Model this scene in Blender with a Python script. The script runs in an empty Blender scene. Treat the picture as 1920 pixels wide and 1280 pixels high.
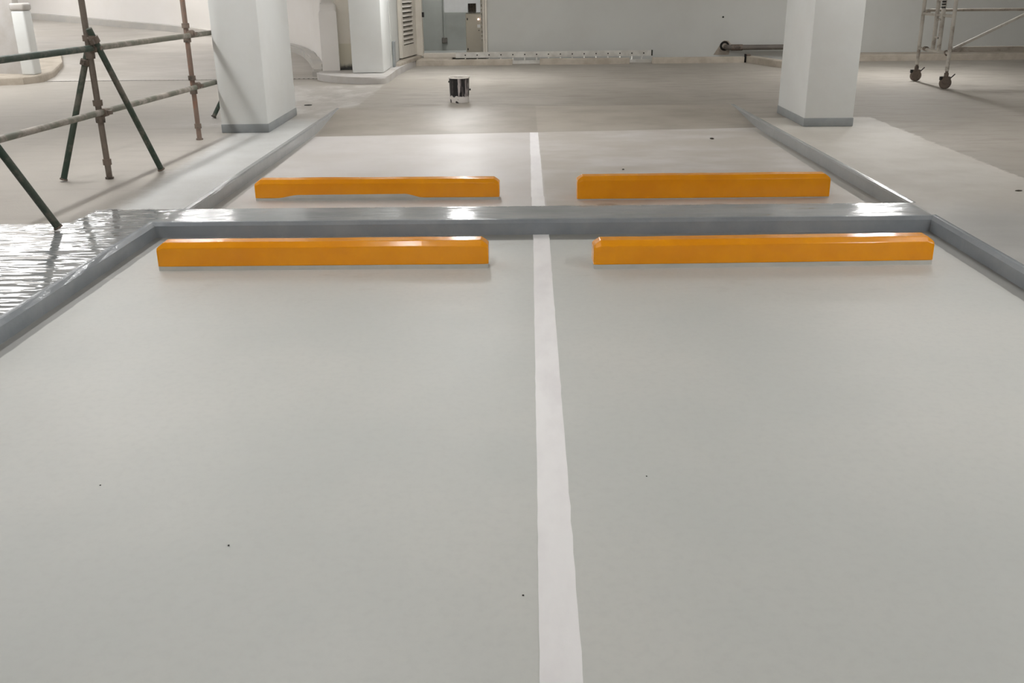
import bpy, bmesh, math, random
from mathutils import Vector, Matrix
random.seed(7)
S = bpy.context.scene
C = bpy.context.collection

# ------------------------------------------------------------------ camera
cd = bpy.data.cameras.new('camera')
cd.sensor_width = 36.0
cd.lens = 33.75
cd.clip_end = 200
cam = bpy.data.objects.new('camera', cd)
C.objects.link(cam)
cam.matrix_world = Matrix(((0.99993, 0.00750, 0.00952, 0.0),
                           (0.00623, 0.35521, -0.93477, 0.0),
                           (-0.01039, 0.93476, 0.35514, 1.62),
                           (0, 0, 0, 1)))
S.camera = cam
# ------------------------------------------------------------------ world, exposure
w = bpy.data.worlds.new('world')
S.world = w
w.use_nodes = True
w.node_tree.nodes['Background'].inputs[0].default_value = (0.9, 0.95, 1.0, 1)
w.node_tree.nodes['Background'].inputs[1].default_value = 0.15
S.view_settings.view_transform = 'Standard'
S.view_settings.look = 'None'
S.view_settings.gamma = 1.0
S.view_settings.use_curve_mapping = False
S.view_settings.exposure = 0.33

# unseen lamps, some read from highlights and shadows, others added to brighten: (x, y, z, length along x, length along y, watts)
LAMPS = [
    (-8.55, 13.5, 2.55, 2.4, 1.3, 32),  # these three panels are widened to spread the floor glow
    (-8.55, 15.1, 2.55, 2.4, 1.3, 32),
    (-8.55, 16.7, 2.55, 2.4, 1.3, 32),
    (-3.95, 5.9, 2.5, 0.16, 1.5, 28),
    (-3.95, 8.7, 2.5, 0.16, 1.5, 42),
    (-4.6, 13.4, 2.6, 0.16, 1.5, 20),  # added to brighten the cream wall and the column beside it
    (-0.95, 15.6, 2.5, 0.16, 1.5, 60),
    (5.9, 15.6, 2.5, 0.16, 1.5, 68),
    (-0.62, 10.4, 2.7, 0.16, 1.5, 42),  # added fill for the columns and rear bay, in line with a highlight
    (4.1, 9.2, 2.7, 0.16, 1.5, 22),  # added fill on the other side, in line with the second highlight
    (7.2, 9.5, 2.7, 0.16, 1.5, 40),
    (-1.0, 3.6, 2.7, 0.16, 1.5, 25),
    (3.5, 3.4, 2.7, 0.16, 1.5, 35),
    (6.4, 3.6, 2.7, 0.16, 1.5, 42),
    (-1.0, -1.6, 2.7, 0.16, 1.5, 34),
    (4.5, -1.6, 2.7, 0.16, 1.5, 40),
    (-6.9, 1.6, 2.6, 0.16, 1.5, 28),
    (-9.5, 9.0, 2.6, 0.16, 1.5, 36),
    (-6.6, 19.6, 2.9, 1.5, 0.16, 50),  # added to brighten the white ramp wall
    (-10.6, 20.6, 2.9, 1.5, 0.16, 70),  # added to lift the dark left part of the ramp wall
    (-1.1, 19.95, 2.75, 1.2, 0.1, 34),  # added inside the plant room to brighten it
]
LIGHT_COL = (1.0, 0.995, 0.99)

# ------------------------------------------------------------------ helpers
def lin(r, g, b):
    def c(v):
        v /= 255.0
        return v / 12.92 if v <= 0.04045 else ((v + 0.055) / 1.055) ** 2.4
    return (c(r), c(g), c(b), 1.0)

class NT:
    """small node-tree writer"""
    def __init__(s, name):
        s.m = bpy.data.materials.new(name)
        s.m.use_nodes = True
        s.t = s.m.node_tree
        s.b = s.t.nodes['Principled BSDF']
        s._pos = None
    def n(s, typ, **kw):
        o = s.t.nodes.new(typ)
        for k, v in kw.items():
            setattr(o, k, v)
        return o
    def set(s, sock, v):
        if hasattr(v, 'is_output') or isinstance(v, bpy.types.NodeSocket):
            s.t.links.new(v, sock)
        else:
            sock.default_value = v
    def math(s, op, a, b=0.0, clamp=False):
        o = s.n('ShaderNodeMath', operation=op)
        o.use_clamp = clamp
        s.set(o.inputs[0], a)
        s.set(o.inputs[1], b)
        return o.outputs[0]
    def pos(s):
        if s._pos is None:
            s._pos = s.n('ShaderNodeNewGeometry').outputs['Position']
        return s._pos
    def obj(s):
        return s.n('ShaderNodeTexCoord').outputs['Object']
    def xyz(s, v=None):
        o = s.n('ShaderNodeSeparateXYZ')
        s.set(o.inputs[0], v if v is not None else s.pos())
        return o.outputs
    def noise(s, scale=5.0, detail=4.0, rough=0.55, vec=None, stretch=None):
        v = vec if vec is not None else s.pos()
        if stretch:
            mp = s.n('ShaderNodeMapping')
            s.set(mp.inputs['Vector'], v)
            mp.inputs['Scale'].default_value = stretch
            v = mp.outputs[0]
        o = s.n('ShaderNodeTexNoise')
        s.set(o.inputs['Vector'], v)
        o.inputs['Scale'].default_value = scale
        o.inputs['Detail'].default_value = detail
        o.inputs['Roughness'].default_value = rough
        return o.outputs[0]
    def ramp(s, v, a, b, lo=0.0, hi=1.0):
        o = s.n('ShaderNodeMapRange', interpolation_type='SMOOTHSTEP')
        s.set(o.inputs[0], v)
        for i, q in enumerate((a, b, lo, hi)):
            s.set(o.inputs[i + 1], q)
        return o.outputs[0]
    def mix(s, f, a, b):
        o = s.n('ShaderNodeMix', data_type='RGBA')
        s.set(o.inputs[0], f)
        s.set(o.inputs[6], a)
        s.set(o.inputs[7], b)
        return o.outputs[2]
    def mixf(s, f, a, b):
        o = s.n('ShaderNodeMix', data_type='FLOAT')
        s.set(o.inputs[0], f)
        s.set(o.inputs[2], a)
        s.set(o.inputs[3], b)
        return o.outputs[0]
    def above(s, v, t, soft=0.02):
        return s.ramp(v, t - soft, t + soft) if not isinstance(t, bpy.types.NodeSocket) else \
            s.ramp(s.math('SUBTRACT', v, t), -soft, soft)
    def below(s, v, t, soft=0.02):
        return s.math('SUBTRACT', 1.0, s.above(v, t, soft))
    def mul(s, *a):
        r = a[0]
        for q in a[1:]:
            r = s.math('MULTIPLY', r, q)
        return r
    def mx(s, *a):
        r = a[0]
        for q in a[1:]:
            r = s.math('MAXIMUM', r, q)
        return r
    def spot(s, x, y, px, py, rx, ry):
        a = s.math('DIVIDE', s.math('SUBTRACT', x, px), rx)
        b = s.math('DIVIDE', s.math('SUBTRACT', y, py), ry)
        d = s.math('ADD', s.math('MULTIPLY', a, a), s.math('MULTIPLY', b, b))
        return s.ramp(d, 0.4, 1.3, 1.0, 0.0)
    def bump(s, h, strength=0.3, dist=0.01):
        o = s.n('ShaderNodeBump')
        s.set(o.inputs['Strength'], strength)
        o.inputs['Distance'].default_value = dist
        s.set(o.inputs['Height'], h)
        s.set(s.b.inputs['Normal'], o.outputs[0])
        s.set(s.b.inputs['Coat Normal'], o.outputs[0])
    def out(s, col=None, rough=None, metal=None, spec=None):
        if col is not None: s.set(s.b.inputs['Base Color'], col)
        if rough is not None: s.set(s.b.inputs['Roughness'], rough)
        if metal is not None: s.set(s.b.inputs['Metallic'], metal)
        if spec is not None: s.set(s.b.inputs['Specular IOR Level'], spec)
        return s.m

def simple(name, c1, c2, rough=0.6, scale=4.0, metal=0.0, bump=0.0, bscale=40.0, objc=False, spec=None, lo=0.35, hi=0.68):
    t = NT(name)
    v = t.obj() if objc else t.pos()
    n = t.noise(scale, 5, 0.6, v)
    col = t.mix(t.ramp(n, lo, hi), lin(*c1), lin(*c2))
    if bump:
        t.bump(t.noise(bscale, 4, 0.6, v), bump, 0.004)
    return t.out(col, rough, metal, spec)

def link(name, me, mat=None, parent=None, loc=None):
    o = bpy.data.objects.new(name, me)
    if mat and me and not me.materials:
        me.materials.append(mat)
    C.objects.link(o)
    if parent: o.parent = parent
    if loc: o.location = loc
    return o

def mesh(name, bm, mat=None, parent=None, smooth=False, loc=None):
    bmesh.ops.recalc_face_normals(bm, faces=bm.faces)
    me = bpy.data.meshes.new(name)
    bm.to_mesh(me)
    bm.free()
    if smooth:
        for p in me.polygons: p.use_smooth = True
        try: me.set_sharp_from_angle(angle=math.radians(40))
        except Exception: pass
    return link(name, me, mat, parent, loc)

def tag(o, label=None, cat=None, group=None, kind=None):
    if label: o['label'] = label
    if cat: o['category'] = cat
    if group: o['group'] = group
    if kind: o['kind'] = kind
    return o

def thing(name, loc, label, cat, group=None, rz=0.0):
    o = bpy.data.objects.new(name, None)
    C.objects.link(o)
    o.location = loc
    o.rotation_euler = (0, 0, rz)
    o.empty_display_size = 0.1
    return tag(o, label, cat, group)

def box(bm, x0, x1, y0, y1, z0, z1, bev=0.0, seg=2):
    r = bmesh.ops.create_cube(bm, size=1.0)
    M = Matrix.Translation(((x0 + x1) / 2, (y0 + y1) / 2, (z0 + z1) / 2)) @ Matrix.Diagonal((x1 - x0, y1 - y0, z1 - z0, 1))
    bmesh.ops.transform(bm, matrix=M, verts=r['verts'])
    if bev:
        es = list({e for v in r['verts'] for e in v.link_edges})
        bmesh.ops.bevel(bm, geom=es, offset=bev, segments=seg, affect='EDGES', profile=0.5)
    return bm

def nbox(*a, **k):
    return box(bmesh.new(), *a, **k)

def frame_of(d):
    d = d.normalized()
    a = Vector((0, 0, 1)) if abs(d.z) < 0.9 else Vector((1, 0, 0))
    u = d.cross(a).normalized()
    return u, u.cross(d).normalized()

def tube(bm, p0, p1, r0, r1=None, seg=14, cap=True):
    p0, p1 = Vector(p0), Vector(p1)
    r1 = r0 if r1 is None else r1
    u, v = frame_of(p1 - p0)
    A, B = [], []
    for i in range(seg):
        t = 2 * math.pi * i / seg
        k = u * math.cos(t) + v * math.sin(t)
        A.append(bm.verts.new(p0 + k * r0))
        B.append(bm.verts.new(p1 + k * r1))
    for i in range(seg):
        j = (i + 1) % seg
        bm.faces.new((A[i], A[j], B[j], B[i]))
    if cap:
        bm.faces.new(A[::-1])
        bm.faces.new(B)
    return bm

def ntube(*a, **k):
    return tube(bmesh.new(), *a, **k)

def pipe_path(bm, pts, r, seg=10):
    """a bent tube through pts"""
    pts = [Vector(p) for p in pts]
    rings = []
    for i, p in enumerate(pts):
        d = (pts[min(i + 1, len(pts) - 1)] - pts[max(i - 1, 0)])
        u, v = frame_of(d)
        rings.append([bm.verts.new(p + u * math.cos(2 * math.pi * k / seg) * r + v * math.sin(2 * math.pi * k / seg) * r) for k in range(seg)])
    for a, b in zip(rings, rings[1:]):
        for k in range(seg):
            bm.faces.new((a[k], a[(k + 1) % seg], b[(k + 1) % seg], b[k]))
    bm.faces.new(rings[0][::-1])
    bm.faces.new(rings[-1])
    return bm

def lathe(bm, prof, seg=32, c=(0, 0, 0)):
    rings = []
    for r, z in prof:
        if r < 1e-6:
            rings.append([bm.verts.new((c[0], c[1], c[2] + z))])
        else:
            rings.append([bm.verts.new((c[0] + r * math.cos(2 * math.pi * k / seg), c[1] + r * math.sin(2 * math.pi * k / seg), c[2] + z)) for k in range(seg)])
    for a, b in zip(rings, rings[1:]):
        for k in range(seg):
            k2 = (k + 1) % seg
            if len(a) == 1: bm.faces.new((a[0], b[k], b[k2]))
            elif len(b) == 1: bm.faces.new((a[k], a[k2], b[0]))
            else: bm.faces.new((a[k], a[k2], b[k2], b[k]))
    return bm

def prism(bm, pts, z0, z1, bev=0.0, seg=3):
    """vertical prism on plan points; z0/z1 numbers or functions of (x, y)"""
    f0 = z0 if callable(z0) else (lambda x, y: z0)
    f1 = z1 if callable(z1) else (lambda x, y: z1)
    a = [bm.verts.new((x, y, f0(x, y))) for x, y in pts]
    b = [bm.verts.new((x, y, f1(x, y))) for x, y in pts]
    n = len(pts)
    for i in range(n):
        bm.faces.new((a[i], a[(i + 1) % n], b[(i + 1) % n], b[i]))
    bm.faces.new(a[::-1])
    top = bm.faces.new(b)
    if bev:
        bmesh.ops.bevel(bm, geom=list(top.edges), offset=bev, segments=seg, affect='EDGES', profile=0.5)
    return bm

def ribbon(bm, path, t, z0, z1):
    """wall of thickness t along a plan path (offset to the left of travel)"""
    n = len(path)
    L, Rr = [], []
    for i, (x, y) in enumerate(path):
        p, q = Vector(path[max(i - 1, 0)]), Vector(path[min(i + 1, n - 1)])
        d = (q - p).normalized()
        nrm = Vector((-d.y, d.x))
        L.append((x, y))
        Rr.append((x + nrm.x * t, y + nrm.y * t))
    rows = []
    for (x, y), (x2, y2) in zip(L, Rr):
        a0 = z0(x, y) if callable(z0) else z0
        a1 = z1(x, y) if callable(z1) else z1
        rows.append([bm.verts.new((x, y, a0)), bm.verts.new((x, y, a1)), bm.verts.new((x2, y2, a1)), bm.verts.new((x2, y2, a0))])
    for a, b in zip(rows, rows[1:]):
        for k in range(4):
            bm.faces.new((a[k], a[(k + 1) % 4], b[(k + 1) % 4], b[k]))
    bm.faces.new(rows[0][::-1])
    bm.faces.new(rows[-1])
    return bm

def smoothpath(pts, k=6):
    """Catmull-Rom through pts"""
    P = [Vector(p) for p in pts]
    P = [P[0] * 2 - P[1]] + P + [P[-1] * 2 - P[-2]]
    o = []
    for i in range(1, len(P) - 2):
        for j in range(k):
            t = j / k
            a, b, c, d = P[i - 1], P[i], P[i + 1], P[i + 2]
            q = 0.5 * ((2 * b) + (c - a) * t + (2 * a - 5 * b + 4 * c - d) * t * t + (3 * b - a - 3 * c + d) * t ** 3)
            o.append(tuple(q))
    o.append(tuple(P[-2]))
    return o

Z = 0.10            # level of the slab around the sunken bays

# ------------------------------------------------------------------ materials
def m_slab():
    t = NT('slab_concrete_and_paint')
    x, y, z = t.xyz()
    wob = t.math('MULTIPLY', t.math('SUBTRACT', t.noise(3.0, 5, 0.65), 0.5), 0.22)
    fine = t.math('MULTIPLY', t.math('SUBTRACT', t.noise(9.0, 5, 0.7), 0.5), 0.16)
    xw = t.math('ADD', x, wob)
    yw = t.math('ADD', y, wob)
    xf = t.math('ADD', x, fine)
    yf = t.math('ADD', y, fine)
    # bare dusty concrete
    n1 = t.noise(0.5, 5, 0.6, stretch=(1.0, 0.6, 1))
    n2 = t.noise(2.6, 6, 0.65, stretch=(0.7, 2.2, 1))
    bare = t.mix(t.ramp(n1, 0.35, 0.68), lin(154, 148, 138), lin(170, 164, 155))
    bare = t.mix(t.math('MULTIPLY', t.ramp(n2, 0.45, 0.68), 0.55), bare, lin(140, 133, 123))
    # lighter screed left of the scaffold
    lft = t.mul(t.below(xw, -3.0, 0.3), t.below(y, 15.9, 0.3))
    bare = t.mix(t.math('MULTIPLY', lft, 0.45), bare, lin(168, 163, 156))
    # pale matt paint on the strips beside the rear bay
    edgeL = t.math('SUBTRACT', -2.86, t.math('MULTIPLY', t.math('SUBTRACT', y, 6.7), 0.05))
    strL = t.mul(t.above(xf, edgeL, 0.12), t.below(xf, -2.0, 0.02), t.above(y, 6.5, 0.1), t.below(yw, 11.2, 0.3))
    strR = t.mul(t.above(x, 2.2), t.below(xf, 3.95, 0.02), t.above(y, 5.0, 0.1), t.below(yf, 11.05, 0.03))
    sp = t.ramp(t.noise(2.2, 6, 0.65, stretch=(1.2, 0.8, 1)), 0.42, 0.62)
    spl = t.mul(t.below(xf, -2.07, 0.03), t.above(xw, -3.7, 0.3), t.above(yw, 10.8, 0.2), t.below(yw, 14.9, 0.25), sp)
    pale = t.mix(t.ramp(t.noise(1.6, 5, 0.6), 0.35, 0.7), lin(196, 197, 195), lin(184, 184, 181))
    paleR = t.mix(t.ramp(t.noise(1.9, 5, 0.6), 0.35, 0.7), lin(196, 192, 184), lin(184, 179, 170))
    xr = t.math('ADD', xf, t.math('MULTIPLY', wob, 0.7))
    lane = t.mul(t.below(xr, -2.07, 0.02), t.above(xw, -3.9, 0.5), t.above(yw, 10.8, 0.2), t.below(yw, 15.0, 0.25))
    col = t.mix(t.math('MULTIPLY', lane, 0.4), bare, lin(178, 175, 171))
    col = t.mix(t.math('MULTIPLY', spl, 0.75), col, lin(192, 189, 184))
    col = t.mix(strL, col, pale)
    col = t.mix(strR, col, paleR)
    # fresh dark gloss coat round the front bay and on the cross strip
    gl_a = t.mul(t.above(xf, -3.52, 0.03), t.below(yf, 6.30, 0.02))
    gl_b = t.mul(t.above(xf, -3.02, 0.02), t.below(yf, 6.71, 0.02))
    gl_c = t.mul(t.below(yw, 6.5, 0.5), t.below(xw, 3.7, 0.7), 0.55)
    rt = t.above(x, 2.76, 0.03)
    gl = t.mixf(rt, t.mx(gl_a, gl_b), gl_c)
    cgl = t.mix(t.ramp(t.noise(2.0, 5, 0.6, stretch=(0.6, 1.6, 1)), 0.35, 0.68), lin(148, 152, 154), lin(170, 173, 174))
    col = t.mix(gl, col, cgl)
    # scuffs
    sc = t.mul(t.mx(t.spot(xf, yf, -1.17, 12.5, 0.2, 0.1), t.spot(xf, yf, 1.1, 16.0, 0.18, 0.06)), 0.45)
    col = t.mix(sc, col, lin(128, 120, 108))
    rg = t.math('ADD', t.mixf(t.above(x, -2.5, 0.25), 0.03, 0.10), t.math('MULTIPLY', t.noise(5.0, 4, 0.6), 0.10))
    r = t.mixf(t.mx(strL, strR), 0.66, 0.58)
    r = t.mixf(gl, r, rg)
    h1 = t.noise(4.0, 2, 0.5, stretch=(0.8, 2.8, 1))
    h2 = t.noise(45.0, 5, 0.6)
    hh = t.mixf(t.math('MULTIPLY', gl, t.math('SUBTRACT', 1.0, t.math('MULTIPLY', t.above(x, -2.4, 0.2), 0.2))), t.math('MULTIPLY', h2, 0.2), h1)
    t.bump(hh, 0.8, 0.0105)
    t.set(t.b.inputs['Coat Weight'], t.math('MULTIPLY', gl, t.mixf(t.above(x, -2.5, 0.25), 1.0, 0.12)))
    t.b.inputs['Coat Roughness'].default_value = 0.04
    return t.out(col, r, 0.0)

def m_bay(name, front):
    t = NT(name)
    x, y, z = t.xyz()
    fine = t.math('MULTIPLY', t.math('SUBTRACT', t.noise(6.0, 4, 0.6), 0.5), 0.02)
    n = t.noise(0.7, 4, 0.5)
    n2 = t.noise(30.0, 4, 0.6)
    if front:
        c = t.mix(t.ramp(n, 0.35, 0.68), lin(198, 200, 196), lin(206, 206, 201))
        c = t.mix(t.math('MULTIPLY', t.ramp(n2, 0.4, 0.75), 0.25), c, lin(188, 189, 186))
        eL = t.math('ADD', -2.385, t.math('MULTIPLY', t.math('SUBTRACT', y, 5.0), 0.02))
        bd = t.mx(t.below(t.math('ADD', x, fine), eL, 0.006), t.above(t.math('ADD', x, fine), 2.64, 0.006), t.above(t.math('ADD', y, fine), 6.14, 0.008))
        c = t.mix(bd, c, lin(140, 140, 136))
        sm = t.mul(t.ramp(t.noise(5.0, 6, 0.7, stretch=(0.6, 1.4, 1)), 0.55, 0.72), t.above(y, 5.0, 0.5), 0.35)
        c = t.mix(sm, c, lin(172, 168, 160))
        rr = t.math('ADD', 0.42, t.math('MULTIPLY', t.noise(2.0, 4, 0.6), 0.14))
        t.bump(t.noise(14.0, 4, 0.55), 0.10, 0.006)
    else:
        conc = t.mix(t.ramp(t.noise(1.8, 5, 0.6, stretch=(1, 1.6, 1)), 0.35, 0.68), lin(152, 145, 134), lin(164, 157, 147))
        pl = t.mix(t.ramp(t.noise(1.2, 5, 0.6), 0.35, 0.68), lin(205, 201, 198), lin(196, 191, 186))
        ys = t.math('ADD', y, t.math('MULTIPLY', fine, 0.6))
        edge = t.math('ADD', 10.78, t.math('MULTIPLY', x, 0.065))
        c = t.mix(t.below(ys, edge, 0.01), conc, pl)
        # right hand half: patchy beige-grey tone
        half = t.mul(t.above(x, 0.2, 0.01), t.ramp(t.noise(1.3, 5, 0.6, stretch=(0.8, 1.5, 1)), 0.3, 0.62))
        c = t.mix(t.math('MULTIPLY', half, 0.7), c, lin(178, 171, 160))
        bd = t.mul(t.mx(t.below(t.math('ADD', x, fine), -2.24, 0.01), t.above(t.math('ADD', x, fine), 2.60, 0.01)), t.below(y, 10.7, 0.2))
        c = t.mix(bd, c, lin(158, 155, 149))
        sc = None
        for (px, py, rx, ry) in ((0.36, 7.12, 0.1, 0.05), (0.66, 7.16, 0.09, 0.05), (0.95, 7.1, 0.06, 0.045), (1.5, 7.14, 0.07, 0.03)):
            q = t.spot(t.math('ADD', x, fine), t.math('ADD', y, fine), px, py, rx, ry)
            sc = q if sc is None else t.mx(sc, q)
        c = t.mix(t.math('MULTIPLY', sc, 0.6), c, lin(128, 120, 110))
        rr = t.math('ADD', 0.34, t.math('MULTIPLY', t.noise(2.0, 4, 0.6), 0.2))
        t.bump(t.noise(20.0, 4, 0.6), 0.12, 0.006)
    return t.out(c, rr, 0.0)

def m_kerb():
    t = NT('kerb_grey_paint')
    c = t.mix(t.ramp(t.noise(3.0, 5, 0.6), 0.35, 0.7), lin(134, 140, 146), lin(147, 152, 156))
    x, y, z = t.xyz()
    c = t.mix(t.mul(t.above(y, 6.6, 0.05), 0.6), c, lin(158, 157, 153))
    t.bump(t.noise(9.0, 4, 0.6), 0.5, 0.008)
    return t.out(c, t.math('ADD', 0.14, t.math('MULTIPLY', t.noise(4.0, 3, 0.5), 0.16)), 0.0)

def m_orange():
    t = NT('orange_gloss_paint')
    v = t.obj()
    c = t.mix(t.ramp(t.noise(3.0, 4, 0.6, v), 0.35, 0.7), lin(246, 160, 4), lin(238, 150, 3))
    t.bump(t.noise(10.0, 3, 0.5, v), 0.15, 0.004)
    return t.out(c, 0.16, 0.0)

def m_line():
    t = NT('white_line_paint')
    n = t.noise(2.2, 5, 0.6, stretch=(2.0, 0.7, 1))
    c = t.mix(t.ramp(n, 0.4, 0.7), lin(246, 244, 244), lin(236, 233, 234))
    t.bump(t.noise(240.0, 3, 0.6), 0.25, 0.002)
    return t.out(c, 0.45, 0.0)

def m_tubepaint(name, a, b, rust, lo=0.45, hi=0.62, rough=0.6):
    t = NT(name)
    v = t.pos()
    c = t.mix(t.ramp(t.noise(3.0, 5, 0.6), 0.35, 0.7), lin(*a), lin(*b))
    c = t.mix(t.ramp(t.noise(6.0, 6, 0.7), lo, hi), c, lin(*rust))
    t.bump(t.noise(60.0, 4, 0.6), 0.4, 0.004)
    return t.out(c, rough, 0.0)

def m_can():
    t = NT('paint_splashed_tin')
    v = t.obj()
    x, y, z = t.xyz(v)
    drip = t.noise(26.0, 3, 0.6, v, stretch=(1.0, 1.0, 0.07))
    m = t.ramp(drip, 0.57, 0.62)
    bot = t.below(t.math('ADD', z, t.math('MULTIPLY', t.math('SUBTRACT', t.noise(14.0, 3, 0.6, v), 0.5), 0.12)), 0.085, 0.006)
    mid = t.math('MULTIPLY', t.ramp(t.noise(9.0, 4, 0.6, v, stretch=(1, 1, 0.3)), 0.55, 0.62), 0.5)
    c = t.mix(m, lin(24, 22, 26), lin(180, 172, 170))
    c = t.mix(mid, c, lin(96, 88, 88))
    c = t.mix(t.mul(bot, t.ramp(t.noise(11.0, 2, 0.5, v), 0.36, 0.42)), c, lin(212, 207, 202))
    return t.out(c, 0.45, 0.0)

def m_wall(name, a, b, scale=0.9, rough=0.6):
    t = NT(name)
    c = t.mix(t.ramp(t.noise(scale, 5, 0.6), 0.35, 0.7), lin(*a), lin(*b))
    t.bump(t.noise(25.0, 4, 0.6), 0.12, 0.006)
    return t.out(c, rough, 0.0)

def m_stained():
    t = NT('cream_wall_with_damp_foot')
    x, y, z = t.xyz()
    zz = t.math('ADD', z, t.math('MULTIPLY', t.math('SUBTRACT', t.noise(7.0, 5, 0.65), 0.5), 0.16))
    c = t.mix(t.ramp(t.noise(2.0, 5, 0.6), 0.35, 0.7), lin(226, 221, 210), lin(219, 212, 200))
    c = t.mix(t.below(z, 0.62, 0.01), c, lin(208, 202, 184))
    c = t.mix(t.below(zz, 0.27, 0.05), c, lin(70, 70, 68))
    return t.out(c, 0.6, 0.0)

M = {}
M['slab'] = m_slab()
M['bay_front'] = m_bay('front_bay_epoxy', True)
M['bay_back'] = m_bay('rear_bay_epoxy', False)
M['kerb'] = m_kerb()
M['orange'] = m_orange()
M['stopbase'] = simple('bare_stop_foot', (190, 190, 183), (200, 199, 192), 0.6, 6.0)
M['line'] = m_line()
M['colwhite'] = m_wall('column_white_paint', (222, 224, 222), (216, 217, 214), 1.2, 0.5)
M['band'] = simple('column_grey_band', (136, 140, 141), (148, 151, 151), 0.4, 5.0)
M['wall'] = m_wall('back_wall_grey_paint', (198, 199, 195), (190, 190, 185), 0.5)
M['rampwall'] = m_wall('ramp_wall_white', (232, 229, 226), (226, 222, 217), 0.6)
M['cream'] = m_stained()
M['ceil'] = m_wall('ceiling_white', (214, 212, 208), (204, 202, 197), 0.8, 0.8)
M['room'] = m_wall('plant_room_grey', (152, 154, 149), (143, 145, 140), 1.5)
M['dustkerb'] = simple('dusty_kerb_concrete', (186, 177, 164), (168, 158, 144), 0.8, 4.0, bump=0.4)
M['roundkerb'] = simple('painted_round_kerb', (190, 187, 184), (178, 173, 167), 0.55, 3.0, bump=0.2)
M['rampkerb'] = simple('ramp_kerb_grey', (178, 176, 172), (192, 187, 180), 0.6, 2.0, bump=0.3)
M['green'] = m_tubepaint('green_tube_paint', (44, 62, 50), (66, 74, 64), (104, 100, 90), 0.46, 0.66)
M['greydust'] = m_tubepaint('dusty_green_tube', (104, 106, 94), (122, 116, 104), (160, 152, 143), 0.45, 0.68)
M['brown'] = m_tubepaint('brown_dusty_tube', (100, 90, 80), (118, 108, 97), (84, 72, 62), 0.48, 0.68)
M['rust'] = m_tubepaint('rusty_tube', (112, 94, 82), (128, 110, 98), (140, 92, 66), 0.50, 0.70)
M['darkrust'] = m_tubepaint('dark_rusty_clamp', (98, 86, 76), (126, 112, 100), (62, 56, 48), 0.48, 0.62)
M['rawtube'] = m_tubepaint('galvanised_dusty_tube', (192, 187, 178), (172, 166, 157), (138, 128, 117), 0.5, 0.72, 0.5)
M['towerdark'] = m_tubepaint('dirty_tower_tube', (142, 134, 123), (156, 148, 137), (112, 102, 92), 0.5, 0.7)
M['caster'] = m_tubepaint('worn_caster', (104, 92, 82), (120, 108, 98), (76, 68, 62), 0.5, 0.66, 0.7)
M['black'] = simple('black_rubber', (26, 24, 22), (38, 36, 33), 0.6, 8.0)
M['can'] = m_can()
M['canrim'] = simple('white_paint_rim', (240, 235, 228), (226, 220, 212), 0.45, 14.0)
M['door'] = simple('cream_steel_door', (214, 208, 197), (202, 195, 184), 0.45, 3.0)
M['cab'] = simple('beige_cabinet_paint', (190, 182, 166), (182, 174, 158), 0.4, 2.0)
M['duct'] = simple('galvanised_duct', (240, 243, 245), (228, 231, 233), 0.35, 2.0, metal=0.1)
M['alu'] = simple('aluminium', (222, 220, 214), (200, 197, 190), 0.3, 5.0, metal=0.3)
M['pipe'] = m_tubepaint('dirty_drain_pipe', (98, 92, 86), (116, 108, 100), (164, 156, 148), 0.58, 0.70)
M['plaster'] = simple('plaster_patch', (172, 162, 150), (152, 142, 130), 0.8, 9.0, bump=0.5)
M['plank'] = simple('weathered_board', (176, 168, 156), (156, 146, 132), 0.7, 6.0)
M['cables'] = simple('cable_sheath', (96, 88, 78), (70, 64, 56), 0.6, 30.0)
M['white'] = simple('white_enamel', (236, 234, 230), (226, 224, 220), 0.4, 5.0)
M['hole'] = simple('dark_hole', (20, 18, 16), (30, 27, 24), 0.9, 8.0)
M['grate'] = simple('drain_grate_iron', (98, 94, 88), (76, 72, 66), 0.6, 12.0)
M['leaf'] = simple('dry_scrap', (70, 60, 46), (52, 45, 36), 0.8, 30.0)
def m_emit(name, col, st):
    t = NT(name)
    t.b.inputs['Emission Color'].default_value = (*col, 1)
    t.b.inputs['Emission Strength'].default_value = st
    return t.out((*col, 1), 0.4)
M['pilot'] = m_emit('pilot_light', (1.0, 0.72, 0.62), 3.0)

# ------------------------------------------------------------------ the slab and the sunken bays
FL = lambda y: -2.49 + 0.02 * (y - 4.3)    # inner foot of the front kerb, left
FR = 2.735
FY = 6.28
BLx = lambda y: -2.345 + 0.018 * (y - 6.7)                          # rear bay, left side
BRx = lambda y: 2.745 - 0.020 * (y - 6.7)
BY0, BY1 = 6.70, 12.3
KW = 0.05
YN = -6.0
XW, XE = -14.0, 11.5
YB = 18.9

bm = bmesh.new()
def quad(bm, *p):
    bm.faces.new([bm.verts.new((a, b, Z)) for a, b in p])
e = 0.012
quad(bm, (XW, YN), (FL(YN) - KW + e, YN), (FL(4.3) - KW + e, 4.3), (XW, 4.3))
quad(bm, (XW, 4.3), (FL(4.3) - KW + e, 4.3), (FL(FY) - KW + e, FY + KW - e), (XW, FY + KW - e))
quad(bm, (FR + KW - e, YN), (XE, YN), (XE, FY + KW - e), (FR + KW - e, FY + KW - e))
quad(bm, (XW, FY + KW - e), (XE, FY + KW - e), (XE, BY0), (XW, BY0))
quad(bm, (XW, BY0), (BLx(BY0) - KW + e, BY0), (BLx(BY1) - KW + e, BY1), (XW, BY1))
quad(bm, (BRx(BY0) + KW - e, BY0), (XE, BY0), (XE, BY1), (BRx(BY1) + KW - e, BY1))
quad(bm, (XW, BY1), (XE, BY1), (XE, 16.1), (XW, 16.1))
quad(bm, (-3.35, 16.1), (XE, 16.1), (XE, YB + 0.1), (-3.35, YB + 0.1))
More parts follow.
